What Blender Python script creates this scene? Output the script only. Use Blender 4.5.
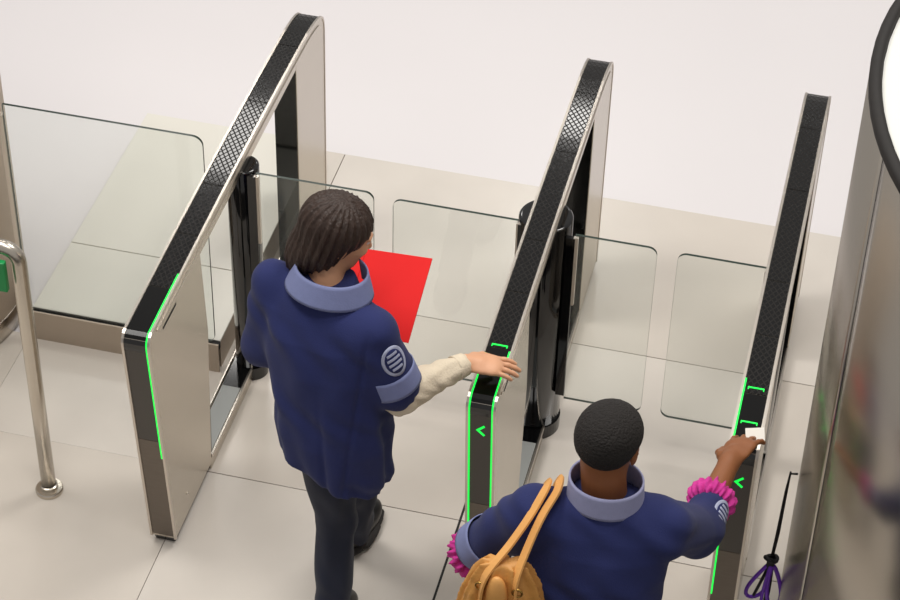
import bpy, bmesh, math, random
import numpy as np
from mathutils import Vector, Matrix

random.seed(4)
SC = bpy.context.scene
COL = SC.collection
for o in list(bpy.data.objects):
    bpy.data.objects.remove(o)

# ------------------------------------------------------------------ camera
# floor z = 0, X across the lanes, Y along the turnstiles; lens from the vanishing points
cam_d = bpy.data.cameras.new('camera')
cam = bpy.data.objects.new('camera', cam_d)
COL.objects.link(cam)
RX = (0.97078757, 0.17208442, -0.16720781)
RY = (0.23900062, -0.63189259, 0.73728587)
RZ = (0.02121803, -0.75571073, -0.65456175)
rot = Matrix(((RX[0], -RX[1], -RX[2]), (RY[0], -RY[1], -RY[2]), (RZ[0], -RZ[1], -RZ[2])))
cam.matrix_world = Matrix.Translation((0, 0, 5.55)) @ rot.to_4x4()
cam_d.sensor_width = 36.0
cam_d.lens = 36.0 * 2252.0 / 900.0
cam_d.clip_end = 200
SC.camera = cam

# ------------------------------------------------------------------ world, lights, exposure
w = bpy.data.worlds.new('hall_ambient')
SC.world = w
w.use_nodes = True
w.node_tree.nodes['Background'].inputs[0].default_value = (1.0, 0.965, 0.935, 1)
w.node_tree.nodes['Background'].inputs[1].default_value = 0.42

def area(name, loc, target, size, sizey, energy, col=(1, .97, .93)):
    l = bpy.data.lights.new(name, 'AREA')
    l.shape = 'RECTANGLE'
    l.size, l.size_y, l.energy, l.color = size, sizey, energy, col
    o = bpy.data.objects.new(name, l)
    o.location = loc
    o.rotation_euler = (Vector(target) - Vector(loc)).to_track_quat('-Z', 'Y').to_euler()
    COL.objects.link(o)
    return o
area('ceiling_panel_light', (-4.6, 5.2, 8.5), (-4.6, 5.2, 0), 3.0, 2.0, 290)
area('ceiling_panel_light', (1.0, 8.5, 8.5), (1.0, 8.5, 0), 3.0, 2.0, 290)
area('ceiling_panel_light', (-1.2, 3.0, 8.5), (-1.2, 3.0, 0), 3.0, 1.2, 150)
area('ceiling_panel_light', (-5.3, 14.7, 8.0), (-5.3, 14.7, 0), 2.0, 1.7, 110)
area('ceiling_panel_light', (-2.5, 16.5, 8.0), (-2.5, 16.5, 0), 1.0, 0.9, 40)
area('ceiling_panel_light', (-.5, 18.7, 8.0), (-.5, 18.7, 0), 0.6, 0.5, 14)
vs = SC.view_settings
vs.view_transform = 'Standard'
vs.look = 'None'
vs.gamma = 1.0
vs.use_curve_mapping = False
vs.exposure = 0.08

# ------------------------------------------------------------------ materials
def srgb(r, g, b):
    f = lambda c: (c / 255 / 12.92) if c / 255 <= .04045 else ((c / 255 + .055) / 1.055) ** 2.4
    return (f(r), f(g), f(b), 1)

def mat(name, rgb, rough=.5, metal=0., var=.0, vscale=8., bump=0., bscale=60., stretch=None, coat=0., sheen=0., rvar=0.):
    m = bpy.data.materials.new(name)
    m.use_nodes = True
    nt = m.node_tree
    n, l = nt.nodes, nt.links
    p = n['Principled BSDF']
    c = srgb(*rgb)
    p.inputs['Base Color'].default_value = c
    p.inputs['Roughness'].default_value = rough
    p.inputs['Metallic'].default_value = metal
    p.inputs['Coat Weight'].default_value = coat
    p.inputs['Sheen Weight'].default_value = sheen
    tc = n.new('ShaderNodeTexCoord')
    mp = n.new('ShaderNodeMapping')
    l.new(tc.outputs['Object'], mp.inputs[0])
    if stretch:
        mp.inputs['Scale'].default_value = stretch
    if var or rvar:
        nz = n.new('ShaderNodeTexNoise')
        nz.inputs['Scale'].default_value = vscale
        nz.inputs['Detail'].default_value = 6
        l.new(mp.outputs[0], nz.inputs[0])
        if var:
            mx = n.new('ShaderNodeMix')
            mx.data_type = 'RGBA'
            l.new(nz.outputs[0], mx.inputs['Factor'])
            mx.inputs['A'].default_value = tuple(min(1, v * (1 - var)) for v in c[:3]) + (1,)
            mx.inputs['B'].default_value = tuple(min(1, v * (1 + var)) for v in c[:3]) + (1,)
            l.new(mx.outputs['Result'], p.inputs['Base Color'])
        if rvar:
            mr = n.new('ShaderNodeMapRange')
            mr.inputs['To Min'].default_value = max(.02, rough - rvar)
            mr.inputs['To Max'].default_value = rough + rvar
            l.new(nz.outputs[0], mr.inputs['Value'])
            l.new(mr.outputs[0], p.inputs['Roughness'])
    if bump:
        nb = n.new('ShaderNodeTexNoise')
        nb.inputs['Scale'].default_value = bscale
        nb.inputs['Detail'].default_value = 4
        l.new(mp.outputs[0], nb.inputs[0])
        b = n.new('ShaderNodeBump')
        b.inputs['Strength'].default_value = bump
        b.inputs['Distance'].default_value = .01
        l.new(nb.outputs[0], b.inputs['Height'])
        l.new(b.outputs[0], p.inputs['Normal'])
    return m

def emis(name, rgb, strength):
    m = mat(name, rgb, .4)
    p = m.node_tree.nodes['Principled BSDF']
    p.inputs['Emission Color'].default_value = srgb(*rgb)
    p.inputs['Emission Strength'].default_value = strength
    return m

def glass_mat():
    m = bpy.data.materials.new('clear_glass')
    m.use_nodes = True
    nt = m.node_tree
    n, l = nt.nodes, nt.links
    n.remove(n['Principled BSDF'])
    out = n['Material Output']
    tr = n.new('ShaderNodeBsdfTransparent')
    tr.inputs[0].default_value = (.975, .987, .980, 1)
    gl = n.new('ShaderNodeBsdfGlossy')
    gl.inputs['Roughness'].default_value = .02
    gl.inputs['Color'].default_value = (.93, 1, .97, 1)
    lw = n.new('ShaderNodeLayerWeight')
    lw.inputs[0].default_value = .5
    pw = n.new('ShaderNodeMath')
    pw.operation = 'POWER'
    pw.inputs[1].default_value = 4.5
    l.new(lw.outputs['Facing'], pw.inputs[0])
    fr = n.new('ShaderNodeMapRange')
    fr.inputs['To Min'].default_value = .045
    fr.inputs['To Max'].default_value = .9
    l.new(pw.outputs[0], fr.inputs['Value'])
    # milky haze of the panes, mixed in as a pale diffuse colour
    tc = n.new('ShaderNodeTexCoord')
    nz = n.new('ShaderNodeTexNoise')
    nz.inputs['Scale'].default_value = 3
    l.new(tc.outputs['Object'], nz.inputs[0])
    df = n.new('ShaderNodeBsdfDiffuse')
    df.inputs[0].default_value = (.92, .95, .935, 1)
    mr = n.new('ShaderNodeMapRange')
    mr.inputs['To Min'].default_value = .01
    mr.inputs['To Max'].default_value = .05
    l.new(nz.outputs[0], mr.inputs['Value'])
    m1 = n.new('ShaderNodeMixShader')
    l.new(fr.outputs[0], m1.inputs[0])
    l.new(tr.outputs[0], m1.inputs[1])
    l.new(gl.outputs[0], m1.inputs[2])
    m2 = n.new('ShaderNodeMixShader')
    l.new(mr.outputs[0], m2.inputs[0])
    l.new(m1.outputs[0], m2.inputs[1])
    l.new(df.outputs[0], m2.inputs[2])
    l.new(m2.outputs[0], out.inputs[0])
    return m

def lattice_mat():
    """black gloss panel over a diamond mesh: ribs raised, cells glossy"""
    m = mat('black_mesh_panel', (20, 20, 20), .12)
    nt = m.node_tree
    n, l = nt.nodes, nt.links
    p = n['Principled BSDF']
    tc = n.new('ShaderNodeTexCoord')
    sp = n.new('ShaderNodeSeparateXYZ')
    l.new(tc.outputs['Object'], sp.inputs[0])
    def math_(op, a, b=None):
        k = n.new('ShaderNodeMath')
        k.operation = op
        for i, v in enumerate((a, b)):
            if v is None:
                continue
            if isinstance(v, (int, float)):
                k.inputs[i].default_value = v
            else:
                l.new(v, k.inputs[i])
        return k.outputs[0]
    u = math_('MULTIPLY', sp.outputs[0], 1 / .019)
    v = math_('MULTIPLY', sp.outputs[1], 1 / .030)
    def rib(e):
        f = math_('FRACT', e)
        return math_('ABSOLUTE', math_('SUBTRACT', f, .5))      # 0 at rib, .5 in between
    a = rib(math_('ADD', u, v))
    b = rib(math_('SUBTRACT', u, v))
    d = math_('MINIMUM', a, b)
    cell = n.new('ShaderNodeMapRange')
    cell.interpolation_type = 'SMOOTHSTEP'
    cell.inputs['From Min'].default_value = .07
    cell.inputs['From Max'].default_value = .19
    l.new(d, cell.inputs['Value'])
    mx = n.new('ShaderNodeMix')
    mx.data_type = 'RGBA'
    l.new(cell.outputs[0], mx.inputs['Factor'])
    mx.inputs['A'].default_value = srgb(26, 24, 22)
    mx.inputs['B'].default_value = srgb(9, 9, 10)
    l.new(mx.outputs['Result'], p.inputs['Base Color'])
    r = n.new('ShaderNodeMapRange')
    r.inputs['To Min'].default_value = .45
    r.inputs['To Max'].default_value = .07
    l.new(cell.outputs[0], r.inputs['Value'])
    l.new(r.outputs[0], p.inputs['Roughness'])
    s = n.new('ShaderNodeMapRange')
    s.inputs['To Min'].default_value = .15
    s.inputs['To Max'].default_value = .42
    l.new(cell.outputs[0], s.inputs['Value'])
    l.new(s.outputs[0], p.inputs['Specular IOR Level'])
    return m

def spec(m, v):
    m.node_tree.nodes['Principled BSDF'].inputs['Specular IOR Level'].default_value = v
    return m

M = dict(
    steel=mat('brushed_stainless', (200, 192, 180), .26, 1., .05, 3, .05, 30, (1, 1, 14)),
    steel_edge=mat('polished_steel_edge', (206, 198, 188), .3, 1.),
    drum=mat('drum_stainless', (184, 177, 167), .26, 1., .05, 2, .02, 4),
    black=mat('black_gloss', (10, 10, 11), .08, coat=.3),
    blackglass=mat('black_smoked_glass', (14, 15, 14), .05),
    lattice=lattice_mat(),
    reader=spec(mat('reader_black', (12, 12, 12), .12), .3),
    front=spec(mat('front_dark_panel', (84, 79, 74), .35, .2), .35),
    frontlow=mat('front_low_panel', (112, 104, 96), .32, .85, .12, 30, 0, 1, (1, 1, 8)),
    joint=mat('dark_joint', (22, 20, 18), .7),
    tray=mat('tray_grey_glass', (150, 152, 150), .06, 0.),
    green=emis('green_led', (0, 214, 66), 1.35),
    glass=glass_mat(),
    gedge=mat('glass_edge_green', (18, 40, 30), .3),
    tile=mat('stone_tile', (202, 194, 184), .22, 0., .10, 2.4, .02, 5, None, 0., 0., .05),
    tile2=mat('stone_tile_pale', (208, 201, 192), .20, 0., .11, 3.1, .02, 5, None, 0., 0., .05),
    grout=mat('grout', (112, 102, 94), .8),
    white_floor=mat('white_polished_floor', (217, 213, 214), .3, 0., .03, .7, .01, 2, None, 0., 0., .04),
    plinth_top=mat('plinth_top_panel', (216, 213, 203), .35, 0., .05, 3),
    plinth_side=mat('plinth_side_panel', (176, 162, 146), .4, .4, .04, 4),
    added_dark=mat('added_charcoal_floor', (44, 41, 38), .9, 0., .2, 30, .3, 200),
    beige=mat('beige_column', (196, 180, 162), .6, 0., .05, 6),
    rim=mat('dark_rim', (24, 20, 17), .7, 0., .5, 60),
    cap=mat('pale_cap', (226, 226, 220), .35),
    signgreen=mat('green_plate', (0, 140, 70), .4),
    navy=mat('navy_cloth', (29, 38, 90), .9, 0., .12, 20, .15, 260, None, 0., .05),
    navy2=mat('dark_trouser_cloth', (22, 28, 48), .85, 0., .12, 20, .15, 260, None, 0., .05),
    collar=mat('slate_collar', (122, 130, 172), .8, 0., .08, 60, .1, 200),
    collar2=mat('pale_slate_collar', (150, 152, 186), .8, 0., .08, 60, .1, 200),
    cream=mat('cream_knit', (222, 208, 184), .9, 0., .06, 60, .3, 160),
    hair=mat('brown_hair', (52, 36, 28), .5, 0., .5, 60, .6, 80, (1.6, 1.6, .12)),
    hairb=mat('black_hair', (24, 19, 16), .8, 0., .4, 120, .8, 160),
    skin=mat('light_tan_skin', (214, 160, 124), .5, 0., .05, 25, .05, 120),
    skind=mat('brown_skin', (142, 88, 52), .48, 0., .07, 25, .05, 120),
    lip=mat('lip', (150, 84, 74), .45),
    lipd=mat('lip_brown', (96, 52, 44), .45),
    eye=mat('eye_white', (225, 222, 216), .2),
    iris=mat('iris', (30, 20, 14), .15),
    shoe=mat('black_shoe', (16, 15, 16), .3),
    sole=mat('shoe_sole', (44, 40, 38), .7),
    red=mat('red_card', (232, 10, 10), .75, 0., .04, 10),
    paper=mat('paper', (236, 232, 224), .7),
    patch=mat('sleeve_emblem', (172, 178, 204), .7, 0., .1, 60),
    magenta=mat('magenta_ruffle', (206, 52, 150), .8, 0., .35, 90, .3, 200),
    tan=mat('tan_leather', (205, 146, 74), .5, 0., .14, 14, .15, 120),
    tan2=mat('tan_strap_leather', (224, 164, 92), .5, 0., .1, 20, .1, 120),
    brass=mat('brass', (190, 150, 80), .3, 1.),
    purple=mat('purple_cord', (112, 52, 190), .5),
    blackcord=mat('black_cord', (18, 18, 20), .6),
)

# ------------------------------------------------------------------ mesh helpers
def new_obj(name, bm_or_me, m, parent=None, smooth=False, loc=None):
    if isinstance(bm_or_me, bmesh.types.BMesh):
        bmesh.ops.recalc_face_normals(bm_or_me, faces=bm_or_me.faces[:])
        me = bpy.data.meshes.new(name)
        bm_or_me.to_mesh(me)
        bm_or_me.free()
    else:
        me = bm_or_me
    if m is not None:
        for k in (m if isinstance(m, (list, tuple)) else [m]):
            me.materials.append(k)
    if smooth:
        me.polygons.foreach_set('use_smooth', [True] * len(me.polygons))
    o = bpy.data.objects.new(name, me)
    COL.objects.link(o)
    if parent is not None:
        o.parent = parent
        # children are built in world coordinates, roots sit at their base
        r = parent
        off = Vector((0, 0, 0))
        while r is not None:
            off += r.location
            r = r.parent
        if loc is None:
            o.location = -off
        else:
            o.location = Vector(loc) - off
    elif loc is not None:
        o.location = loc
    return o

def root(name, loc, label, cat, group=None):
    o = bpy.data.objects.new(name, None)
    o.empty_display_size = .1
    COL.objects.link(o)
    o.location = loc
    return tag(o, label, cat, group)

def tag(o, label=None, cat=None, group=None, kind=None):
    if label: o['label'] = label
    if cat: o['category'] = cat
    if group: o['group'] = group
    if kind: o['kind'] = kind
    return o

def box(bm, x0, x1, y0, y1, z0, z1, bev=0.):
    g = bmesh.ops.create_cube(bm, size=1.0)
    vsx = g['verts']
    for v in vsx:
        v.co = Vector(((x0 + x1) / 2 + v.co.x * (x1 - x0), (y0 + y1) / 2 + v.co.y * (y1 - y0), (z0 + z1) / 2 + v.co.z * (z1 - z0)))
    if bev:
        es = list({e for v in vsx for e in v.link_edges})
        bmesh.ops.bevel(bm, geom=es, offset=bev, segments=2, affect='EDGES', profile=.5)
    return bm

def boxo(name, m, parent, *a, bev=0.):
    bm = bmesh.new()
    box(bm, *a, bev=bev)
    return new_obj(name, bm, m, parent)

def prism_x(poly, x0, x1, bev=0.):
    """extrude a (y,z) polygon from x0 to x1"""
    bm = bmesh.new()
    a = [bm.verts.new((x0, y, z)) for y, z in poly]
    b = [bm.verts.new((x1, y, z)) for y, z in poly]
    f0 = bm.faces.new(a)
    f1 = bm.faces.new(b[::-1])
    n = len(poly)
    for i in range(n):
        bm.faces.new((a[i], b[i], b[(i + 1) % n], a[(i + 1) % n]))
    if bev:
        es = list(f0.edges) + list(f1.edges)
        bmesh.ops.bevel(bm, geom=es, offset=bev, segments=2, affect='EDGES', profile=.5)
    return bm

def tube(bm, pts, r, seg=12, closed=False, cap=True):
    pts = [Vector(p) for p in pts]
    n = len(pts)
    rs = r if isinstance(r, (list, tuple)) else [r] * n
    rings = []
    prev = None
    for i, p in enumerate(pts):
        if closed:
            t = (pts[(i + 1) % n] - pts[i - 1]).normalized()
        else:
            t = (pts[min(i + 1, n - 1)] - pts[max(i - 1, 0)]).normalized()
        if prev is None:
            u = t.orthogonal().normalized()
        else:
            u = (prev - t * prev.dot(t)).normalized()
        prev = u
        v = t.cross(u)
        rings.append([bm.verts.new(p + (u * math.cos(2 * math.pi * k / seg) + v * math.sin(2 * math.pi * k / seg)) * rs[i]) for k in range(seg)])
    m = n if closed else n - 1
    for i in range(m):
        A, B = rings[i], rings[(i + 1) % n]
        for k in range(seg):
            bm.faces.new((A[k], A[(k + 1) % seg], B[(k + 1) % seg], B[k]))
    if cap and not closed:
        bm.faces.new(rings[0][::-1])
        bm.faces.new(rings[-1])
    return bm

def lathe(bm, cx, cy, prof, seg=48, a0=0., a1=2 * math.pi):
    full = abs(a1 - a0 - 2 * math.pi) < 1e-6
    n = seg if full else seg + 1
    rings = []
    for r, z in prof:
        rings.append([bm.verts.new((cx + r * math.cos(a0 + (a1 - a0) * k / seg), cy + r * math.sin(a0 + (a1 - a0) * k / seg), z)) for k in range(n)])
    for i in range(len(prof) - 1):
        for k in range(seg):
            k2 = (k + 1) % n
            bm.faces.new((rings[i][k], rings[i][k2], rings[i + 1][k2], rings[i + 1][k]))
    return bm, rings

def cyl(name, m, parent, cx, cy, r, z0, z1, seg=40, bev=.004):
    bm = bmesh.new()
    bm, rg = lathe(bm, cx, cy, [(r - bev, z0), (r, z0 + bev), (r, z1 - bev), (r - bev, z1)], seg)
    bm.faces.new(rg[0][::-1])
    bm.faces.new(rg[-1])
    o = new_obj(name, bm, m, parent)
    for p in o.data.polygons:
        p.use_smooth = len(p.vertices) == 4
    return o

def glass_pane(name, parent, x0, x1, y, z0, z1, rad, corners, th=.010):
    """vertical pane with chosen rounded corners (tl,tr,br,bl); faces clear, edges green"""
    pts = []
    cs = [((x0 + rad, z1 - rad), 180, 'tl', (x0, z1)), ((x1 - rad, z1 - rad), 90, 'tr', (x1, z1)),
          ((x1 - rad, z0 + rad), 0, 'br', (x1, z0)), ((x0 + rad, z0 + rad), -90, 'bl', (x0, z0))]
    for c, a, k, sharp in cs:
        if k in corners:
            for i in range(7):
                t = math.radians(a - 90 * i / 6)
                pts.append((c[0] + rad * math.cos(t), c[1] + rad * math.sin(t)))
        else:
            pts.append(sharp)
    bm = bmesh.new()
    A = [bm.verts.new((x, y - th / 2, z)) for x, z in pts]
    B = [bm.verts.new((x, y + th / 2, z)) for x, z in pts]
    bm.faces.new(A)
    bm.faces.new(B[::-1])
    n = len(pts)
    for i in range(n):
        f = bm.faces.new((A[i], B[i], B[(i + 1) % n], A[(i + 1) % n]))
        f.material_index = 1
    return new_obj(name, bm, [M['glass'], M['gedge']], parent)

# ------------------------------------------------------------------ the setting
def struct(name, bm, m, smooth=False):
    o = new_obj(name, bm, m, None, smooth)
    o['kind'] = 'structure'
    return o

bm = bmesh.new()
box(bm, -14, 12, -4, 26, -.30, -.012)
floor = struct('floor', bm, M['white_floor'])
bm = bmesh.new()
box(bm, -6.7, 4.5, 3.46, 5.660, -.0115, -.004)
box(bm, -2.86, 4.5, 5.660, 7.02, -.0115, -.004)
platform = struct('floor_tiled', bm, M['grout'])
xs = [-6.65, -5.70, -4.75, -3.80, -2.86, -2.045, -1.112, -.187, .74, 1.66, 2.58, 3.5, 4.42]
ys = [3.46, 4.16, 5.155, 6.135, 7.02]
meshes = {}
for j in range(len(ys) - 1):
    for i in range(len(xs) - 1):
        y0, y1 = ys[j], ys[j + 1]
        if i < 4:
            if y0 > 5.6:
                continue
            y1 = min(y1, 5.66)
        wx, wy = xs[i + 1] - xs[i], y1 - y0
        g_ = .0005 if i < 5 and y0 < 5.5 else .0016
        key = (round(wx, 3), round(wy, 3), (i * 7 + j * 3) % 2, g_)
        if key not in meshes:
            bm = bmesh.new()
            box(bm, -wx / 2 + g_, wx / 2 - g_, -wy / 2 + g_, wy / 2 - g_, -.004, 0, bev=.0008)
            me = bpy.data.meshes.new('floor_tile')
            bmesh.ops.recalc_face_normals(bm, faces=bm.faces[:])
            bm.to_mesh(me)
            bm.free()
            me.materials.append(M['tile'] if key[2] else M['tile2'])
            meshes[key] = me
        o = bpy.data.objects.new('floor_tile', meshes[key])
        COL.objects.link(o)
        o.parent = platform
        o.location = ((xs[i] + xs[i + 1]) / 2, (y0 + y1) / 2, 0)
bm = bmesh.new()
box(bm, -6.7, 4.5, -1.5, 3.455, -.0115, -.001)
struct('floor_unseen_dark', bm, M['added_dark'])  # unseen dark floor, added so the drum and steel fronts reflect something dark
# the dark expansion joint beside the middle turnstile
boxo('expansion_joint', M['joint'], platform, -1.1165, -1.1085, 3.47, 5.43, -.003, .0006)

# beige round column at far left
colr = root('round_column', (-3.40, 5.72, 0), 'beige round column at the far left edge behind the handrail post', 'column')
colr['kind'] = 'structure'
cyl('shaft', M['beige'], colr, -3.40, 5.72, .47, 0.0, 3.2, 64)
cyl('skirting', M['steel'], colr, -3.40, 5.72, .477, 0.0, .09, 64)

# raised plinth with the glass screen
pl = root('plinth', (-2.47, 6.285, 0), 'low pale raised plinth behind the left glass screen', 'plinth')
boxo('body', M['plinth_side'], pl, -2.84, -2.13, 5.675, 6.90, 0, .122)
boxo('top_panel', M['plinth_top'], pl, -2.843, -2.127, 5.670, 6.052, .122, .131, bev=.002)
boxo('top_panel', M['plinth_top'], pl, -2.843, -2.127, 6.056, 6.905, .122, .131, bev=.002)
boxo('sill_strip', M['joint'], pl, -2.843, -2.127, 5.650, 5.670, 0.10, .128)
boxo('front_panel', M['plinth_side'], pl, -2.843, -2.127, 5.643, 5.650, .0, .130)

gp = root('glass_screen', (-2.49, 5.66, .131), 'tall clear fixed glass screen standing on the plinth at left', 'glass panel')
glass_pane('pane', gp, -2.852, -2.142, 5.66, .128, 1.045, .035, ('tr', 'br'))
boxo('edge_channel', M['steel_edge'], gp, -2.868, -2.853, 5.648, 5.672, .131, 1.00)

# ------------------------------------------------------------------ turnstiles
Y0 = 5.65
def outline():
    P = [(-.852, .028), (-.936, .945), (-.936, .962), (-.931, .976), (-.920, .988), (-.905, .995)]
    for i in range(1, 28):
        y = -.905 + (1.655) * i / 27
        P.append((y, .995 + .018 * (1 - (y / .905) ** 2)))
    P += [(.80, .9955), (.85, .988), (.89, .978), (.92, .966), (.942, .948), (.955, .922), (.960, .885), (.942, .028)]
    return [Vector(p) for p in P]
OUT = outline()
CUM = [0.]
for a, b in zip(OUT, OUT[1:]):
    CUM.append(CUM[-1] + (b - a).length)
def at_s(s):
    s = max(0, min(CUM[-1] - 1e-6, s))
    for i in range(len(OUT) - 1):
        if s <= CUM[i + 1]:
            t = (s - CUM[i]) / (CUM[i + 1] - CUM[i])
            return OUT[i].lerp(OUT[i + 1], t)
    return OUT[-1].copy()
def nrm_s(s):
    d = at_s(s + .008) - at_s(s - .008)
    d.normalize()
    return Vector((-d.y, d.x))            # outward for this path direction
def s_of_y(y):                              # on the top
    lo, hi = CUM[4], CUM[-3]
    for _ in range(40):
        m = (lo + hi) / 2
        if at_s(m).x < y: lo = m
        else: hi = m
    return lo
def s_of_z(z):                              # on the near front
    return CUM[1] * (z - .028) / (.945 - .028)
def ribbon(x0, x1, s0, s1, in0, in1):
    """strip following the outline, from inset in0 (inside) to inset in1 (outside)"""
    ss = sorted([s0] + [c for c in CUM if s0 + 1e-4 < c < s1 - 1e-4] + [s1])
    poly = []
    for s in ss:
        p, nn = at_s(s), nrm_s(s)
        poly.append((p - nn * in0, p - nn * in1))
    bm = bmesh.new()
    V = []
    for a, b in poly:
        V.append([bm.verts.new((x, q.x, q.y)) for x, q in ((x0, a), (x1, a), (x1, b), (x0, b))])
    for A, B in zip(V, V[1:]):
        for k in range(4):
            bm.faces.new((A[k], A[(k + 1) % 4], B[(k + 1) % 4], B[k]))
    bm.faces.new(V[0][::-1])
    bm.faces.new(V[-1])
    return bm
def seg_poly(s0, s1, inset, tail):
    ss = sorted([s0] + [c for c in CUM if s0 + 1e-4 < c < s1 - 1e-4] + [s1])
    return [tuple(at_s(s) - nrm_s(s) * inset) for s in ss] + tail

HW = .0455
_cache = {}
def shared(key, fn, m):
    if key not in _cache:
        bm = fn()
        bmesh.ops.recalc_face_normals(bm, faces=bm.faces[:])
        me = bpy.data.meshes.new(key)
        bm.to_mesh(me)
        bm.free()
        me.materials.append(m)
        _cache[key] = me
    return _cache[key]
def tpart(key, name, fn, m, parent, loc=(0, 0, 0)):
    o = bpy.data.objects.new(name, shared(key, fn, m))
    COL.objects.link(o)
    o.parent = parent
    o.location = loc
    return o

def turnstile(xc, label, strips, marks, leaves, crad, coff):
    t = root('turnstile', (xc, Y0, 0), label, 'turnstile', 'turnstiles across the passage')
    e = HW - .002
    SN, SF = s_of_y(-.455), s_of_y(.605)
    tpart('near_pillar', 'near_pillar', lambda: prism_x(seg_poly(0, SN, .005, [(-.455, .95), (-.425, .60), (-.478, .028)]), -e, e, .002), M['steel'], t)
    tpart('far_pillar', 'far_pillar', lambda: prism_x(seg_poly(SF, CUM[-1], .005, [(.605, .028)]), -e, e, .002), M['steel'], t)
    tpart('top_rail', 'top_rail', lambda: prism_x(seg_poly(SN, SF, .005, [(.605, .94), (-.455, .94)]), -e, e, .003), M['steel'], t)
    tpart('bottom_rail', 'bottom_rail', lambda: prism_x([(-.48, .0), (-.48, .05), (.61, .05), (.61, .0)], -e, e, .004), M['steel'], t)
    tpart('inner_face_near', 'inner_face', lambda: prism_x([(-.4685, .07), (-.456, .07), (-.428, .60), (-.452, .93), (-.460, .93)], -e + .003, e - .003), M['black'], t)
    tpart('inner_face_far', 'inner_face', lambda: prism_x([(.598, .05), (.6045, .05), (.6045, .94), (.598, .94)], -e + .003, e - .003), M['blackglass'], t)
    tpart('tray', 'tray_panel', lambda: box(bmesh.new(), -.034, .034, -.455, -.12, .05, .054), M['tray'], t)
    tpart('tray_dark', 'tray_panel', lambda: box(bmesh.new(), -.034, .034, -.118, .59, .05, .053), M['black'], t)
    for sx in (-1, 1):
        key = 'side_lip%d' % sx
        tpart(key, 'side_lip', lambda: box(bmesh.new(), min(sx * .038, sx * HW), max(sx * .038, sx * HW), -.47, .605, .045, .060, bev=.0015), M['steel_edge'], t)
        key = 'edge_trim%d' % sx
        tpart(key, 'edge_trim', lambda: ribbon(min(sx * .0375, sx * HW), max(sx * .0375, sx * HW), 0.0, CUM[-1], .008, 0.), M['steel_edge'], t)
        key = 'rail_moulding%d' % sx
        tpart(key, 'rail_moulding', lambda: ribbon(min(sx * (e - .001), sx * (HW + .001)), max(sx * (e - .001), sx * (HW + .001)), s_of_y(-.86), s_of_y(.90), .036, .030), M['steel_edge'], t)
        tpart('sensor_slot%d' % sx, 'sensor_slot', lambda: box(bmesh.new(), min(sx * (e - .002), sx * (e + .0008)), max(sx * (e - .002), sx * (e + .0008)), -.81, -.69, .928, .937), M['joint'], t)
        tpart('foot_screw%d' % sx, 'screw_head', lambda: tube(bmesh.new(), [(sx * (e - .001), -.72, .12), (sx * (e + .002), -.72, .12)], .006, 12), M['steel_edge'], t)
    # black shoe under the near and far pillar
    tpart('foot', 'foot', lambda: prism_x([(-.835, 0), (-.845, .03), (-.47, .03), (-.47, 0)], -.036, .036, .004), M['black'], t)
    tpart('foot_far', 'foot', lambda: prism_x([(.605, 0), (.605, .03), (.94, .03), (.935, 0)], -.036, .036, .004), M['black'], t)
    # inlay on top: mesh panels between thin joints, smooth reader panel, front panels
    js = [-.70, -.44, -.18, .30, .66, .93]
    for k, (a, b) in enumerate(zip(js, js[1:])):
        sa, sb = s_of_y(a) + .002, (s_of_y(b) - .002 if b < .9 else CUM[-4])
        tpart('mesh_panel%d' % k, 'mesh_panel', lambda: ribbon(-.0365, .0365, sa, sb, .008, .0028), M['lattice'], t)
    tpart('reader_panel', 'reader_panel', lambda: ribbon(-.0365, .0365, CUM[1] + .035, s_of_y(-.70) - .002, .008, .0025), M['reader'], t)
    tpart('corner_trim', 'corner_trim', lambda: ribbon(-.0365, .0365, CUM[1] - .012, CUM[1] + .033, .008, .0015), M['black'], t)
    tpart('display_panel', 'display_panel', lambda: ribbon(-.0365, .0365, s_of_z(.52), CUM[1] - .014, .008, .0030), M['front'], t)
    tpart('kick_panel', 'kick_panel', lambda: ribbon(-.0365, .0365, 0.01, s_of_z(.52) - .002, .008, .0030), M['frontlow'], t)
    tpart('back_panel', 'back_panel', lambda: ribbon(-.0365, .0365, CUM[-4] + .002, CUM[-1] - .005, .008, .0030), M['front'], t)
    # gate column
    c = tpart('gate_column%g' % crad, 'gate_column', lambda: colmesh(crad), M['black'], t, (coff, .04, 0))
    for p in c.data.polygons:
        p.use_smooth = len(p.vertices) == 4
    tpart('column_ring%g' % crad, 'column_ring', lambda: ringmesh(crad), M['black'], c)
    # lights
    for sx, s0, s1 in strips:
        a, b = sorted((sx * .0325, sx * .0374))
        new_local('light_strip', ribbon(a, b, s0, s1, .006, .0006), M['green'], t)
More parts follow.
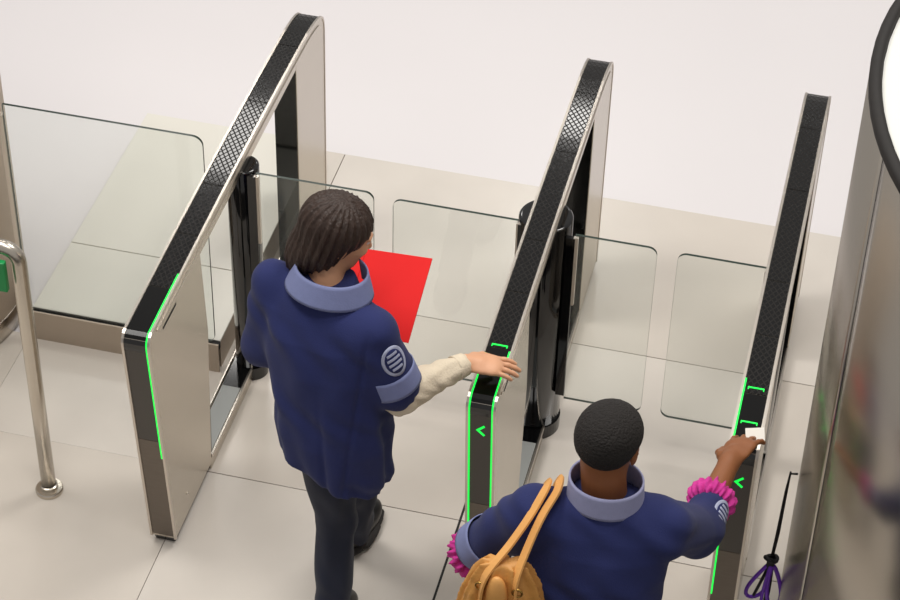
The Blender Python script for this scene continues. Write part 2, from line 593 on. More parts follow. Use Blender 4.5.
    for mk, pos in marks:
        if mk == 'bracket':
            s = s_of_y(pos)
            bm = ribbon(-.022, .022, s - .0025, s + .0025, .004, .0015)
            b2 = ribbon(-.0245, -.0215, s - .009, s + .0025, .004, .0015)
            b3 = ribbon(.0215, .0245, s - .009, s + .0025, .004, .0015)
            for q in (b2, b3):
                me = bpy.data.meshes.new('tmp')
                q.to_mesh(me)
                q.free()
                bm.from_mesh(me)
                bpy.data.meshes.remove(me)
            new_local('reader_mark', bm, M['green'], t)
        else:
            # "<" on the front, made of two bars
            bm = bmesh.new()
            s = s_of_z(pos)
            def q(x, ds, dn):
                p, nn = at_s(s + ds), nrm_s(s)
                p = p - nn * dn
                return bm.verts.new((x, p.x, p.y))
            for sg in (-1, 1):
                A = [(-.013, 0), (-.007, 0), (.013, sg * .021), (.007, sg * .024)]
                A = [(-.014, 0), (.010, sg * .024), (.014, sg * .018), (-.003, 0)]
                lo = [q(x, d, .004) for x, d in A]
                hi = [q(x, d, .0018) for x, d in A]
                bm.faces.new(lo)
                bm.faces.new(hi[::-1])
                for k in range(4):
                    bm.faces.new((lo[k], hi[k], hi[(k + 1) % 4], lo[(k + 1) % 4]))
            new_local('arrow_mark', bm, M['green'], t)
    for x0, x1, z1, side in leaves:
        lf = glass_pane('gate_leaf', t, x0, x1, 5.645, .185, z1, .03, ('tr', 'br') if side > 0 else ('tl', 'bl'))
        hx = x0 if side > 0 else x1
        boxo('hinge_strip', M['steel_edge'], lf, hx - .006, hx + .010, 5.638, 5.652, z1 - .30, z1 - .012, bev=.001)
        boxo('hinge_strip', M['black'], lf, min(hx, hx - side * .03), max(hx, hx - side * .03), 5.637, 5.653, .20, z1 - .015)
    return t

def new_local(name, bm, m, parent):
    bmesh.ops.recalc_face_normals(bm, faces=bm.faces[:])
    me = bpy.data.meshes.new(name)
    bm.to_mesh(me)
    bm.free()
    me.materials.append(m)
    o = bpy.data.objects.new(name, me)
    COL.objects.link(o)
    o.parent = parent
    return o
def colmesh(r):
    bm = bmesh.new()
    bm, rg = lathe(bm, 0, 0, [(r - .004, .054), (r, .058), (r, .933), (r - .004, .938), (r - .012, .938)], 40)
    bm.faces.new(rg[0][::-1])
    bm.faces.new(rg[-1])
    return bm
def ringmesh(r):
    bm = bmesh.new()
    bm, rg = lathe(bm, 0, 0, [(r - .01, .0), (r + .003, .0), (r + .003, .054), (r - .01, .054)], 40)
    for k in range(40):
        bm.faces.new((rg[0][k], rg[0][(k + 1) % 40], rg[3][(k + 1) % 40], rg[3][k]))
    return bm

XA, XB, XC = -2.043, -.967, -.190
sR = s_of_y(-.64)
turnstile(XA, 'turnstile at left with bright reflections in its top mesh and one green edge light', [(1, s_of_z(.44), s_of_y(-.63))], [],
          [(-1.955, -1.548, .945, 1)], .056, .026)
turnstile(XB, 'middle turnstile with two green edge lights and an arrow, a hand resting on it',
          [(-1, s_of_z(.30), s_of_y(-.73)), (1, s_of_z(.36), s_of_y(-.71))], [('bracket', -.688), ('bracket', -.80), ('arrow', .865)],
          [(-1.482, -1.058, .935, -1), (-.866, -.595, .915, 1)], .090, -.008)
turnstile(XC, 'right turnstile beside the steel drum, a dark hand with a card over it',
          [(-1, s_of_z(.30), s_of_y(-.64))], [('bracket', -.675), ('bracket', -.82), ('arrow', .85)],
          [(-.527, -.238, .912, -1)], .040, 0)

# ------------------------------------------------------------------ steel drum at right
DX, DY, DR, DH = 1.200, 4.93, 1.222, 2.24
dr = root('steel_drum', (DX, DY, 0), 'large curved stainless steel drum with a dark rim at the right edge', 'drum')
NP = 10
a_off = math.radians(199.5)
for k in range(NP):
    a0 = a_off + 2 * math.pi * k / NP + .0012
    a1 = a_off + 2 * math.pi * (k + 1) / NP - .0012
    bm = bmesh.new()
    bm, rg = lathe(bm, DX, DY, [(DR - .028, .0), (DR, .0), (DR, DH), (DR - .028, DH)], 24, a0, a1)
    for q in range(24):
        bm.faces.new((rg[3][q], rg[3][q + 1], rg[0][q + 1], rg[0][q]))
    bm.faces.new([rg[i][0] for i in range(4)])
    bm.faces.new([rg[i][-1] for i in range(4)][::-1])
    sb_ = bmesh.new()
    sb_, sg = lathe(sb_, DX, DY, [(DR - .012, .002), (DR + .0006, .002), (DR + .0006, DH - .002), (DR - .012, DH - .002)], 2, a0 - .0032, a0 + .0008)
    new_obj('seam_strip', sb_, M['joint'], dr)
    o = new_obj('wall_panel', bm, M['drum'], dr, smooth=False)
    for p in o.data.polygons:
        p.use_smooth = abs(p.normal.dot(Vector((p.center.x - DX, p.center.y - DY, 0)).normalized())) > .9
bm = bmesh.new()
bm, rg = lathe(bm, DX, DY, [(DR - .034, 0.), (DR - .031, 0.), (DR - .031, DH), (DR - .034, DH)], 72)
new_obj('seam_liner', bm, M['joint'], dr, True)
bm = bmesh.new()
pr_ = [(DR - .031, DH - .02), (DR - .031, DH + .010), (DR - .027, DH + .018), (DR - .015, DH + .022), (DR - .004, DH + .018), (DR + .002, DH + .010), (DR + .002, DH - .005)]
bm, rg = lathe(bm, DX, DY, pr_, 96)
new_obj('rim', bm, M['rim'], dr, True)
bm = bmesh.new()
bm, rg = lathe(bm, DX, DY, [(DR - .032, DH - .03), (DR - .032, DH + .002), (.02, DH + .002)], 72)
bm.faces.new(rg[-1])
new_obj('top_cap', bm, M['cap'], dr)

# purple loops hanging beside the drum
PX, PY = -.062, 4.84
pz = .43
hg = root('hanging_purple_cord', (PX, PY, pz - .15), 'purple cord loops hanging from a black clip beside the steel drum', 'cord')
bm = bmesh.new()
tube(bm, [(PX + .036, PY + .0, pz + .385), (PX + .014, PY, pz + .38), (PX + .009, PY, pz + .30), (PX + .004, PY, pz + .12), (PX, PY, pz + .02)], .0035, 8)
tube(bm, [(PX + .014, PY + .008, pz + .38), (PX + .012, PY + .008, pz + .28), (PX + .010, PY + .004, pz + .12), (PX + .004, PY, pz + .02)], .003, 8)
new_obj('hanging_strap', bm, M['blackcord'], hg, True)
bm = bmesh.new()
tube(bm, [(PX + .018 * math.cos(a), PY + .012 * math.sin(a), pz + .008 + .004 * math.sin(2 * a)) for a in np.linspace(0, 2 * math.pi, 16, endpoint=False)], .007, 8, closed=True)
box(bm, PX - .012, PX + .012, PY - .010, PY + .010, pz - .045, pz + .006, bev=.003)
new_obj('clip', bm, M['blackcord'], hg, True)
def loop(cx, cy, top, wd, hgt, lean, r):
    bm = bmesh.new()
    P = []
    for a in np.linspace(0, 2 * math.pi, 28, endpoint=False):
        v = .5 - .5 * math.cos(a)
        P.append((cx + lean * v + wd * math.sin(a) * (.35 + .65 * v), cy + .012 * math.sin(a), top - hgt * v))
    return tube(bm, P, r, 8, closed=True)
new_obj('loop', loop(PX - .004, PY, pz - .02, .040, .16, -.036, .0062), M['purple'], hg, True)
new_obj('loop', loop(PX + .008, PY - .004, pz - .02, .028, .18, .026, .0068), M['purple'], hg, True)
new_obj('loop', loop(PX + .002, PY - .008, pz - .02, .012, .19, -.004, .0055), M['purple'], hg, True)
bm = bmesh.new()
tube(bm, [(PX - .004, PY, pz - .03), (PX - .02, PY - .004, pz - .10), (PX - .035, PY, pz - .17)], .005, 8)
tube(bm, [(PX + .004, PY, pz - .03), (PX + .006, PY - .004, pz - .10), (PX + .004, PY, pz - .19)], .008, 8)
new_obj('tail', bm, M['blackcord'], hg, True)

# ------------------------------------------------------------------ handrail post at left
HX, HY = -2.500, 4.930
hr = root('handrail', (HX, HY, 0), 'bent stainless tube handrail post with a green plate at left', 'handrail')
bm = bmesh.new()
P = [(HX, HY, .012), (HX, HY, .5), (HX, HY, 1.015)]
for i in range(1, 9):
    a = math.radians(90 * i / 8)
    P.append((HX - .05 * (1 - math.cos(a)), HY, 1.015 + .05 * math.sin(a)))
P.append((HX - .825, HY, 1.065))
for i in range(1, 9):
    a = math.radians(90 * i / 8)
    P.append((HX - .825 - .05 * math.sin(a), HY, 1.015 + .05 * math.cos(a)))
P += [(HX - .875, HY, .5), (HX - .875, HY, .012)]
tube(bm, P, .025, 20)
new_obj('tube', bm, M['steel'], hr, True)
for dx in (0, -.875):
    bm = bmesh.new()
    bm, rg = lathe(bm, HX + dx, HY, [(.047, 0), (.047, .012), (.044, .016), (.030, .017), (.030, .030), (.0255, .032)], 32)
    bm.faces.new(rg[0][::-1])
    o = new_obj('flange', bm, M['steel'], hr)
sp_ = boxo('sign_plate', M['signgreen'], hr, HX - .24, HX - .026, HY - .052, HY - .031, .925, 1.042, bev=.003)
sp_['label'] = 'bright green plate'
boxo('clamp', M['steel'], hr, HX - .16, HX - .13, HY - .032, HY + .030, 1.036, 1.092, bev=.003)

# ------------------------------------------------------------------ distance-field modelling for bodies and cloth
class Field:
    def __init__(self, lo, hi, h):
        self.lo = np.array(lo, float)
        self.h = h
        self.n = [int(math.ceil((b - a) / h)) + 1 for a, b in zip(lo, hi)]
        self.ax = [self.lo[i] + h * np.arange(self.n[i]) for i in range(3)]
        self.d = np.full(self.n, .5, np.float32)
    def win(self, lo, hi):
        sl = []
        for i in range(3):
            a = max(0, int(math.floor((lo[i] - self.lo[i]) / self.h)))
            b = min(self.n[i], int(math.ceil((hi[i] - self.lo[i]) / self.h)) + 1)
            sl.append(slice(a, max(a, b)))
        X = self.ax[0][sl[0]][:, None, None]
        Y = self.ax[1][sl[1]][None, :, None]
        Z = self.ax[2][sl[2]][None, None, :]
        return tuple(sl), X, Y, Z
    def put(self, fn, lo, hi, k=.02, op='u'):
        m = k + 3 * self.h
        sl, X, Y, Z = self.win([v - m for v in lo], [v + m for v in hi])
        if min(s.stop - s.start for s in sl) <= 0:
            return
        b = fn(X, Y, Z).astype(np.float32)
        a = self.d[sl]
        if op == 's':
            self.d[sl] = np.maximum(a, -b)
            return
        hh = np.clip(.5 + .5 * (a - b) / max(k, 1e-5), 0, 1)
        self.d[sl] = a * (1 - hh) + b * hh - k * hh * (1 - hh)
    def cone(self, a, b, ra, rb, k=.02, op='u', flat=None):
        a, b = np.array(a, float), np.array(b, float)
        ba = b - a
        L = max(ba @ ba, 1e-9)
        R = max(ra, rb)
        def fn(X, Y, Z):
            px, py, pz_ = X - a[0], Y - a[1], Z - a[2]
            t = np.clip((px * ba[0] + py * ba[1] + pz_ * ba[2]) / L, 0, 1)
            return np.sqrt((px - t * ba[0]) ** 2 + (py - t * ba[1]) ** 2 + (pz_ - t * ba[2]) ** 2) - (ra + (rb - ra) * t)
        self.put(fn, np.minimum(a, b) - R, np.maximum(a, b) + R, k, op)
    def ell(self, c, r, Rm=None, k=.02, op='u'):
        c = np.array(c, float)
        r = np.array(r, float)
        Rm = np.eye(3) if Rm is None else np.array(Rm, float)    # columns = local axes
        R = r.max()
        def fn(X, Y, Z):
            p = (X - c[0], Y - c[1], Z - c[2])
            q = 0
            for i in range(3):
                q = q + ((p[0] * Rm[0, i] + p[1] * Rm[1, i] + p[2] * Rm[2, i]) / r[i]) ** 2
            return (np.sqrt(q) - 1) * r.min()
        self.put(fn, c - R, c + R, k, op)
    def loft(self, st, yaw=0., k=.02, ex=2.3, folds=None):
        """st: (z, cx, cy, half-width, half-depth) rising in z"""
        st = np.array(sorted(st), float)
        cz, sz = math.cos(yaw), math.sin(yaw)
        R = st[:, 3:].max() + .03
        lo = [st[:, 1].min() - R, st[:, 2].min() - R, st[0, 0]]
        hi = [st[:, 1].max() + R, st[:, 2].max() + R, st[-1, 0]]
        def fn(X, Y, Z):
            z = Z[0, 0, :]
            f = lambda i: np.interp(z, st[:, 0], st[:, i])[None, None, :]
            px, py = X - f(1), Y - f(2)
            lx, ly = px * cz + py * sz, -px * sz + py * cz
            a, b = f(3), f(4)
            q = (np.abs(lx / a) ** ex + np.abs(ly / b) ** ex) ** (1 / ex)
            d = (q - 1) * np.minimum(a, b)
            if folds:
                d = d + folds(np.arctan2(ly / b, lx / a), Z)
            return np.maximum(d, np.maximum(st[0, 0] - Z, Z - st[-1, 0]))
        self.put(fn, lo, hi, k)
    def mesh(self, name, smooth=2):
        d = self.d
        s = d < 0
        c = np.zeros(tuple(v - 1 for v in d.shape), np.int8)
        for i in (0, 1):
            for j in (0, 1):
                for k in (0, 1):
                    c += s[i:d.shape[0] - 1 + i, j:d.shape[1] - 1 + j, k:d.shape[2] - 1 + k]
        act = np.argwhere((c > 0) & (c < 8))
        idx = np.full(c.shape, -1, np.int32)
        idx[act[:, 0], act[:, 1], act[:, 2]] = np.arange(len(act))
        acc = np.zeros((len(act), 3))
        cnt = np.zeros(len(act))
        corners = [(i, j, k) for i in (0, 1) for j in (0, 1) for k in (0, 1)]
        for a in corners:
            for ax in range(3):
                if a[ax]:
                    continue
                b = list(a)
                b[ax] = 1
                va = d[act[:, 0] + a[0], act[:, 1] + a[1], act[:, 2] + a[2]]
                vb = d[act[:, 0] + b[0], act[:, 1] + b[1], act[:, 2] + b[2]]
                cr = (va < 0) != (vb < 0)
                t = np.where(cr, va / np.where(cr, va - vb, 1), 0)
                for q in range(3):
                    acc[:, q] += cr * (a[q] + (t if q == ax else 0))
                cnt += cr
        V = self.lo + self.h * (act + acc / cnt[:, None])
        F = []
        for ax in range(3):
            o1, o2 = (ax + 1) % 3, (ax + 2) % 3
            A = [slice(None)] * 3
            B = [slice(None)] * 3
            A[ax], B[ax] = slice(0, -1), slice(1, None)
            sa, sb = s[tuple(A)], s[tuple(B)]
            e = np.argwhere(sa != sb)
            ok = (e[:, o1] > 0) & (e[:, o2] > 0) & (e[:, o1] < d.shape[o1] - 1) & (e[:, o2] < d.shape[o2] - 1)
            e = e[ok]
            inside = sa[e[:, 0], e[:, 1], e[:, 2]]
            q = []
            for u, v in ((0, 0), (1, 0), (1, 1), (0, 1)):
                p = e.copy()
                p[:, o1] -= 1 - u
                p[:, o2] -= 1 - v
                q.append(idx[p[:, 0], p[:, 1], p[:, 2]])
            q = np.stack(q, 1)
            q[~inside] = q[~inside][:, ::-1]
            F.append(q)
        F = np.concatenate(F)
        F = F[(F >= 0).all(1)]
        # light laplacian smoothing
        for _ in range(smooth):
            S = np.zeros_like(V)
            n = np.zeros(len(V))
            for k in range(4):
                for m_ in (1, 3):
                    np.add.at(S, F[:, k], V[F[:, (k + m_) % 4]])
                    np.add.at(n, F[:, k], 1)
            V = V * .45 + .55 * S / np.maximum(n, 1)[:, None]
        me = bpy.data.meshes.new(name)
        me.vertices.add(len(V))
        me.vertices.foreach_set('co', V.astype(np.float32).ravel())
        me.loops.add(4 * len(F))
        me.loops.foreach_set('vertex_index', F.astype(np.int32).ravel())
        me.polygons.add(len(F))
        me.polygons.foreach_set('loop_start', np.arange(0, 4 * len(F), 4, dtype=np.int32))
        me.update(calc_edges=True)
        return me

def V3(*a): return np.array(a, float)
def unit(v): return v / np.linalg.norm(v)
def frame_from(fwd, up):
    f = unit(np.array(fwd, float))
    r = unit(np.cross(f, up))
    u = np.cross(r, f)
    return np.stack([r, f, u], 1)           # columns right, forward, up

def hand(F, wrist, fdir, back, thumb, curl=(.25, .45, .3), splay=.10, size=1.0, tcurl=.3):
    """palm + five separate fingers; fdir = finger direction, back = back-of-hand normal, thumb = side the thumb is on"""
    f = unit(V3(*fdir))
    b = unit(V3(*back) - f * (V3(*back) @ f))
    t = unit(V3(*thumb) - f * (V3(*thumb) @ f) - b * (V3(*thumb) @ b))
    w_ = V3(*wrist)
    s = size
    Rm = np.stack([t, f, b], 1)
    F.ell(w_ + f * .050 * s, (.041 * s, .058 * s, .0165 * s), Rm, .010)
    F.ell(w_ + f * .075 * s, (.040 * s, .022 * s, .0135 * s), Rm, .008)
    F.cone(w_ - f * .01, w_ + f * .035 * s, .023 * s, .022 * s, .015)
    lens = (.070, .078, .073, .057)
    for i, L in enumerate(lens):
        off = (.030 - .020 * i) * s
        base = w_ + f * (.086 - .004 * abs(i - 1)) * s + t * off
        d = unit(f + t * (1.5 - i) * splay)
        ang = 0
        p = base - f * .012
        r = (.0088, .0090, .0086, .0076)[i] * s
        for j, (fr, cu) in enumerate(zip((.48, .30, .22), curl)):
            ang += cu
            dd = unit(d * math.cos(ang) - b * math.sin(ang))
            q = p + dd * (L * fr * s + (.012 if j == 0 else 0))
            F.cone(p, q, r * (1 - .06 * j), r * (.94 - .06 * j), .0035)
            p = q
    p = w_ + f * .022 * s + t * .030 * s
    d = unit(f * .75 + t * .62 - b * .25)
    q = p + d * .036 * s
    F.cone(w_ + f * .02 * s + t * .015 * s, p, .016 * s, .0135 * s, .012)
    F.cone(p, q, .0125 * s, .0105 * s, .006)
    d2 = unit(f * .95 + t * (.35 - tcurl) - b * .25)
    F.cone(q, q + d2 * .030 * s, .0103 * s, .0085 * s, .004)

def head(F, c, Rm, k=.02):
    """head about .235 tall; local axes right, forward, up"""
    L = lambda x, y, z: c + Rm @ V3(x, y, z)
    F.ell(L(0, -.012, .030), (.074, .093, .083), Rm, k)
    F.ell(L(0, .022, -.025), (.060, .066, .085), Rm, .03)
    F.ell(L(0, .045, -.080), (.036, .036, .028), Rm, .03)           # chin
    F.cone(L(0, .090, .002), L(0, .104, -.028), .008, .0115, .012)    # nose
    F.cone(L(-.011, .092, -.032), L(.011, .092, -.032), .008, .008, .008)
    for sx in (-1, 1):
        F.ell(L(sx * .031, .089, .012), (.014, .010, .009), Rm, .004, 's')  # eye sockets
        F.cone(L(sx * .018, .088, .026), L(sx * .046, .076, .026), .007, .006, .010)   # brow
        F.ell(L(sx * .034, .066, -.018), (.020, .020, .016), Rm, .02)   # cheek
        F.ell(L(sx * .075, -.008, -.004), (.008, .019, .031), Rm, .006)   # ear
        F.ell(L(sx * .083, -.003, -.002), (.006, .010, .017), Rm, .003, 's')
    F.cone(L(-.017, .085, -.055), L(.017, .085, -.055), .0065, .0065, .006)   # lips
    F.cone(L(-.014, .084, -.066), L(.014, .084, -.066), .007, .007, .006)

def face_bits(parent, c, Rm, lipm):
    L = lambda x, y, z: c + Rm @ V3(x, y, z)
    for sx in (-1, 1):
        bm = bmesh.new()
        bmesh.ops.create_uvsphere(bm, u_segments=14, v_segments=10, radius=.0115, matrix=Matrix.Translation(L(sx * .031, .077, .012)))
        e = new_obj('eye', bm, M['eye'], parent, True)
        bm = bmesh.new()
        bmesh.ops.create_uvsphere(bm, u_segments=10, v_segments=8, radius=.0055, matrix=Matrix.Translation(L(sx * .031, .0845, .012)))
        new_obj('iris', bm, M['iris'], e, True)
    bm = bmesh.new()
    tube(bm, [L(-.020, .086, -.060), L(-.010, .0925, -.0595), L(0, .0935, -.060), L(.010, .0925, -.0595), L(.020, .086, -.060)], [.002, .0045, .0055, .0045, .002], 8)
    new_obj('mouth', bm, lipm, parent, True)

def on_cone(a, b, ra, rb, s0, s1, ang0, ang1, off, ref, ns=10, na=24, th=.003, shape=None):
    """patch of cloth wrapped on a limb: s along a->b, angle from ref direction"""
    a, b = V3(*a), V3(*b)
    ax = unit(b - a)
    u = unit(V3(*ref) - ax * (V3(*ref) @ ax))
    v = np.cross(ax, u)
    bm = bmesh.new()
    full = abs(ang1 - ang0) > 6.2
    G = []
    for lay in (0, 1):
        g = []
        for i in range(ns + 1):
            row = []
            for j in range(na if full else na + 1):
                fs, fa = i / ns, j / na
                if shape:
                    fs, fa = shape(fs, fa)
                s = s0 + (s1 - s0) * fs
                an = ang0 + (ang1 - ang0) * fa
                r = ra + (rb - ra) * s + off + lay * th
                row.append(bm.verts.new(a + (b - a) * s + (u * math.cos(an) + v * math.sin(an)) * r))
            g.append(row)
        G.append(g)
    cols = len(G[0][0])
    for lay in (0, 1):
        for i in range(ns):
            for j in range(cols if full else cols - 1):
                j2 = (j + 1) % cols
                bm.faces.new((G[lay][i][j], G[lay][i][j2], G[lay][i + 1][j2], G[lay][i + 1][j]))
    for i in (0, ns):
        for j in range(cols if full else cols - 1):
            j2 = (j + 1) % cols
            bm.faces.new((G[0][i][j], G[0][i][j2], G[1][i][j2], G[1][i][j]))
    if not full:
        for j in (0, cols - 1):
            for i in range(ns):
                bm.faces.new((G[0][i][j], G[0][i + 1][j], G[1][i + 1][j], G[1][i][j]))
    return bm

def emblem(parent, a, b, ra, rb, s0, s1, angc, half, off, ref):
    """pale oval outline with bars, as sewn on the sleeve"""
    def disc(fs, fa):
        x, y = fs * 2 - 1, fa * 2 - 1
        return (x * math.sqrt(1 - y * y / 2) + 1) / 2, (y * math.sqrt(1 - x * x / 2) + 1) / 2
    def sub(f0, f1, g0, g1, nm, m, o, sh=None):
        bm = on_cone(a, b, ra, rb, s0 + (s1 - s0) * f0, s0 + (s1 - s0) * f1, angc - half + 2 * half * g0, angc - half + 2 * half * g1, o, ref, 10, 14, .0015, sh)
        return new_obj(nm, bm, m, parent, True)
    p = sub(0, 1, 0, 1, 'emblem', M['patch'], off, disc)
    sub_ = [(.10, .90, .12, .88, M['navy'], disc), (.22, .30, .28, .72, M['patch'], None), (.38, .46, .22, .78, M['patch'], None),
            (.54, .62, .22, .78, M['patch'], None), (.70, .78, .28, .72, M['patch'], None)]
    for i, (f0, f1, g0, g1, m, sh) in enumerate(sub_):
        bm = on_cone(a, b, ra, rb, s0 + (s1 - s0) * f0, s0 + (s1 - s0) * f1, angc - half + 2 * half * g0, angc - half + 2 * half * g1, off + (.0006 if i == 0 else .0014), ref, 8, 10, .0015, sh)
        new_obj('emblem_field' if i == 0 else 'emblem_bar', bm, m, p, True)

def collar_band(name, parent, m, c0, c1, r0, r1, tilt, gap, yaw=0., th=.005, n=64, roll=0.):
    """standing collar: lower ring c0/r0, upper ring c1/r1, open by gap at the front"""
    bm = bmesh.new()
    G = []
    for i in range(9):
        f = i / 8
        c = V3(*c0) * (1 - f) + V3(*c1) * f
        rx, ry = r0[0] * (1 - f) + r1[0] * f, r0[1] * (1 - f) + r1[1] * f
        row = []
        for lay in (0, 1):
            rr = []
            for j in range(n + 1):
                a = math.pi / 2 + gap + (2 * math.pi - 2 * gap) * j / n + yaw
                k = 1 if lay else 0
                rr.append(bm.verts.new((c[0] + (rx + th * k) * math.cos(a), c[1] + (ry + th * k) * math.sin(a), c[2] - tilt * math.sin(a - yaw) + roll * rx * math.cos(a))))
            row.append(rr)
        G.append(row)
    for i in range(8):
        for j in range(n):
            for lay in (0, 1):
                bm.faces.new((G[i][lay][j], G[i][lay][j + 1], G[i + 1][lay][j + 1], G[i + 1][lay][j]))
        for j in (0, n):
            bm.faces.new((G[i][0][j], G[i][1][j], G[i + 1][1][j], G[i + 1][0][j]))
    for i in (0, 8):
        for j in range(n):
            bm.faces.new((G[i][0][j], G[i][1][j], G[i][1][j + 1], G[i][0][j + 1]))
    return new_obj(name, bm, m, parent, True)

def shoe(parent, heel, toe, up=0.0):
    h_, t_ = V3(*heel), V3(*toe)
    Rm = frame_from(t_ - h_, (0, 0, 1))
    L = np.linalg.norm(t_ - h_)
    lo, hi = np.minimum(h_, t_) - .12, np.maximum(h_, t_) + .14
    F = Field(lo, hi, .005)
    P = lambda x, y, z: h_ + Rm @ V3(x, y, z)
    F.ell(P(0, .05, .045), (.036, .055, .042), Rm, .02)
    F.ell(P(0, L * .45, .035), (.040, .08, .036), Rm, .03)
    F.ell(P(0, L * .72, .026), (.046, .075, .028), Rm, .03)
    F.cone(P(0, .055, .05), P(0, .05, .11), .040, .038, .02)
    s_ = new_obj('shoe', F.mesh('shoe', 1), M['shoe'], parent, True)
    F = Field(lo, hi, .005)
    F.ell(P(0, .05, .006), (.037, .058, .014), Rm, .01)
    F.ell(P(0, L * .70, .006), (.048, .085, .013), Rm, .03)
    F.ell(P(0, L * .4, .008), (.034, .08, .010), Rm, .02)
    new_obj('sole', F.mesh('sole', 1), M['sole'], s_, True)

# ================================================================== woman with the red folder
p1 = root('person', (-1.40, 4.80, 0), 'person in navy tunic with brown hair holding a red folder, hand on the middle turnstile', 'person')
hc = V3(-1.408, 4.752, 1.505)
yw = math.radians(-60)
fw = V3(-math.sin(yw) * .92, math.cos(yw) * .92, -.34)
HR = frame_from(fw, (.10, 0, 1))
shL, elL, wrL = V3(-1.590, 4.705, 1.322), V3(-1.622, 4.700, 1.080), V3(-1.455, 4.865, 1.10)
shR, elR, wrR = V3(-1.268, 4.60, 1.290), V3(-1.185, 4.605, 1.070), V3(-1.030, 4.785, 1.068)
hipL, knL, anL = V3(-1.420, 4.60, .86), V3(-1.392, 4.635, .47), V3(-1.382, 4.545, .125)
hipR, knR, anR = V3(-1.325, 4.61, .86), V3(-1.368, 4.85, .50), V3(-1.428, 4.955, .10)
F = Field((-1.75, 4.40, 0.04), (-.84, 5.10, 1.68), .0042)
head(F, hc, HR)
F.cone((-1.420, 4.672, 1.34), hc + HR @ V3(0, -.025, -.05), .052, .050, .02)
F.loft([(.80, -1.385, 4.605, .145, .09), (.95, -1.39, 4.60, .13, .085), (1.08, -1.40, 4.61, .125, .08), (1.22, -1.415, 4.635, .15, .095), (1.32, -1.425, 4.655, .14, .075), (1.37, -1.42, 4.67, .07, .055)], -.22, .03)
for a, b, c_ in ((shL, elL, wrL), (shR, elR, wrR)):
    F.cone(a, b, .046, .038, .02)
    F.cone(b, c_, .037, .025, .015)
for a, b, c_ in ((hipL, knL, anL), (hipR, knR, anR)):
    F.cone(a, b, .075, .052, .03)
    F.cone(b, c_, .050, .034, .02)
hand(F, wrR, (.95, .26, -.10), (-.05, .0, 1), (-.2, 1, 0), (.14, .24, .22), .07, 1.02)
hand(F, wrL, (.75, .60, .18), (.2, -.5, .7), (-.4, .5, .6), (.6, .7, .4), .05, .95)
new_obj('body', F.mesh('body', 1), M['skin'], p1, True)
face_bits(p1, hc, HR, M['lip'])

# hair: bob with a short tail at the nape
F = Field(hc - V3(.2, .2, .26), hc + V3(.2, .2, .2), .0042)
HL = lambda x, y, z: hc + HR @ V3(x, y, z)
def strands(X, Y, Z):
    p = (X - hc[0], Y - hc[1], Z - hc[2])
    lx = p[0] * HR[0, 0] + p[1] * HR[1, 0] + p[2] * HR[2, 0]
    ly = p[0] * HR[0, 1] + p[1] * HR[1, 1] + p[2] * HR[2, 1]
    an = np.arctan2(ly + .02, lx)
    return .0028 * np.sin(an * 24 + 6 * p[2]) + .0018 * np.sin(an * 53 + 2)
def hair_shell(c, r, Rm):
    c = np.array(c)
    r = np.array(r)
    def fn(X, Y, Z):
        p = (X - c[0], Y - c[1], Z - c[2])
        q = 0
        for i in range(3):
            q = q + ((p[0] * Rm[0, i] + p[1] * Rm[1, i] + p[2] * Rm[2, i]) / r[i]) ** 2
        return (np.sqrt(q) - 1) * r.min() + strands(X, Y, Z)
    return fn
F.put(hair_shell(HL(0, -.022, .040), (.094, .106, .090), HR), hc - .2, hc + .2, .01)
F.put(hair_shell(HL(0, -.045, -.035), (.090, .070, .085), HR), hc - .25, hc + .2, .03)
F.put(hair_shell(HL(-.015, -.075, -.095), (.062, .045, .065), HR), hc - .28, hc + .2, .03)
F.ell(HL(0, .092, -.045), (.105, .085, .100), HR, .001, 's')
F.ell(HL(0, .040, -.09), (.110, .07, .070), HR, .001, 's')
new_obj('hair', F.mesh('hair', 1), M['hair'], p1, True)

# trousers
F = Field((-1.62, 4.36, .03), (-1.15, 5.10, .95), .0050)
F.cone((-1.43, 4.605, .86), (-1.33, 4.605, .86), .105, .105, .03)
for a, b, c_ in ((hipL, knL, anL), (hipR, knR, anR)):
    F.cone(a, b, .090, .064, .03)
    F.cone(b, c_ - V3(0, 0, .03), .063, .056, .02)
def wrinkle(amp):
    def fn(X, Y, Z):
        return amp * np.sin(Z * 34 + X * 40 + 2.2 * np.sin(Y * 26 + Z * 9)) * np.sin(X * 33 + Y * 27 + Z * 5) + amp * .7 * np.sin(X * 75 + Y * 60 + 3 * np.sin(Z * 8))
    return fn
X_, Y_, Z_ = F.ax[0][:, None, None], F.ax[1][None, :, None], F.ax[2][None, None, :]
F.d += wrinkle(.0035)(X_, Y_, Z_).astype(np.float32)
new_obj('trousers', F.mesh('trousers', 1), M['navy2'], p1, True)
shoe(p1, (-1.436, 4.905, .012), (-1.408, 5.135, .012))
shoe(p1, (-1.387, 4.480, .085), (-1.377, 4.700, .022))

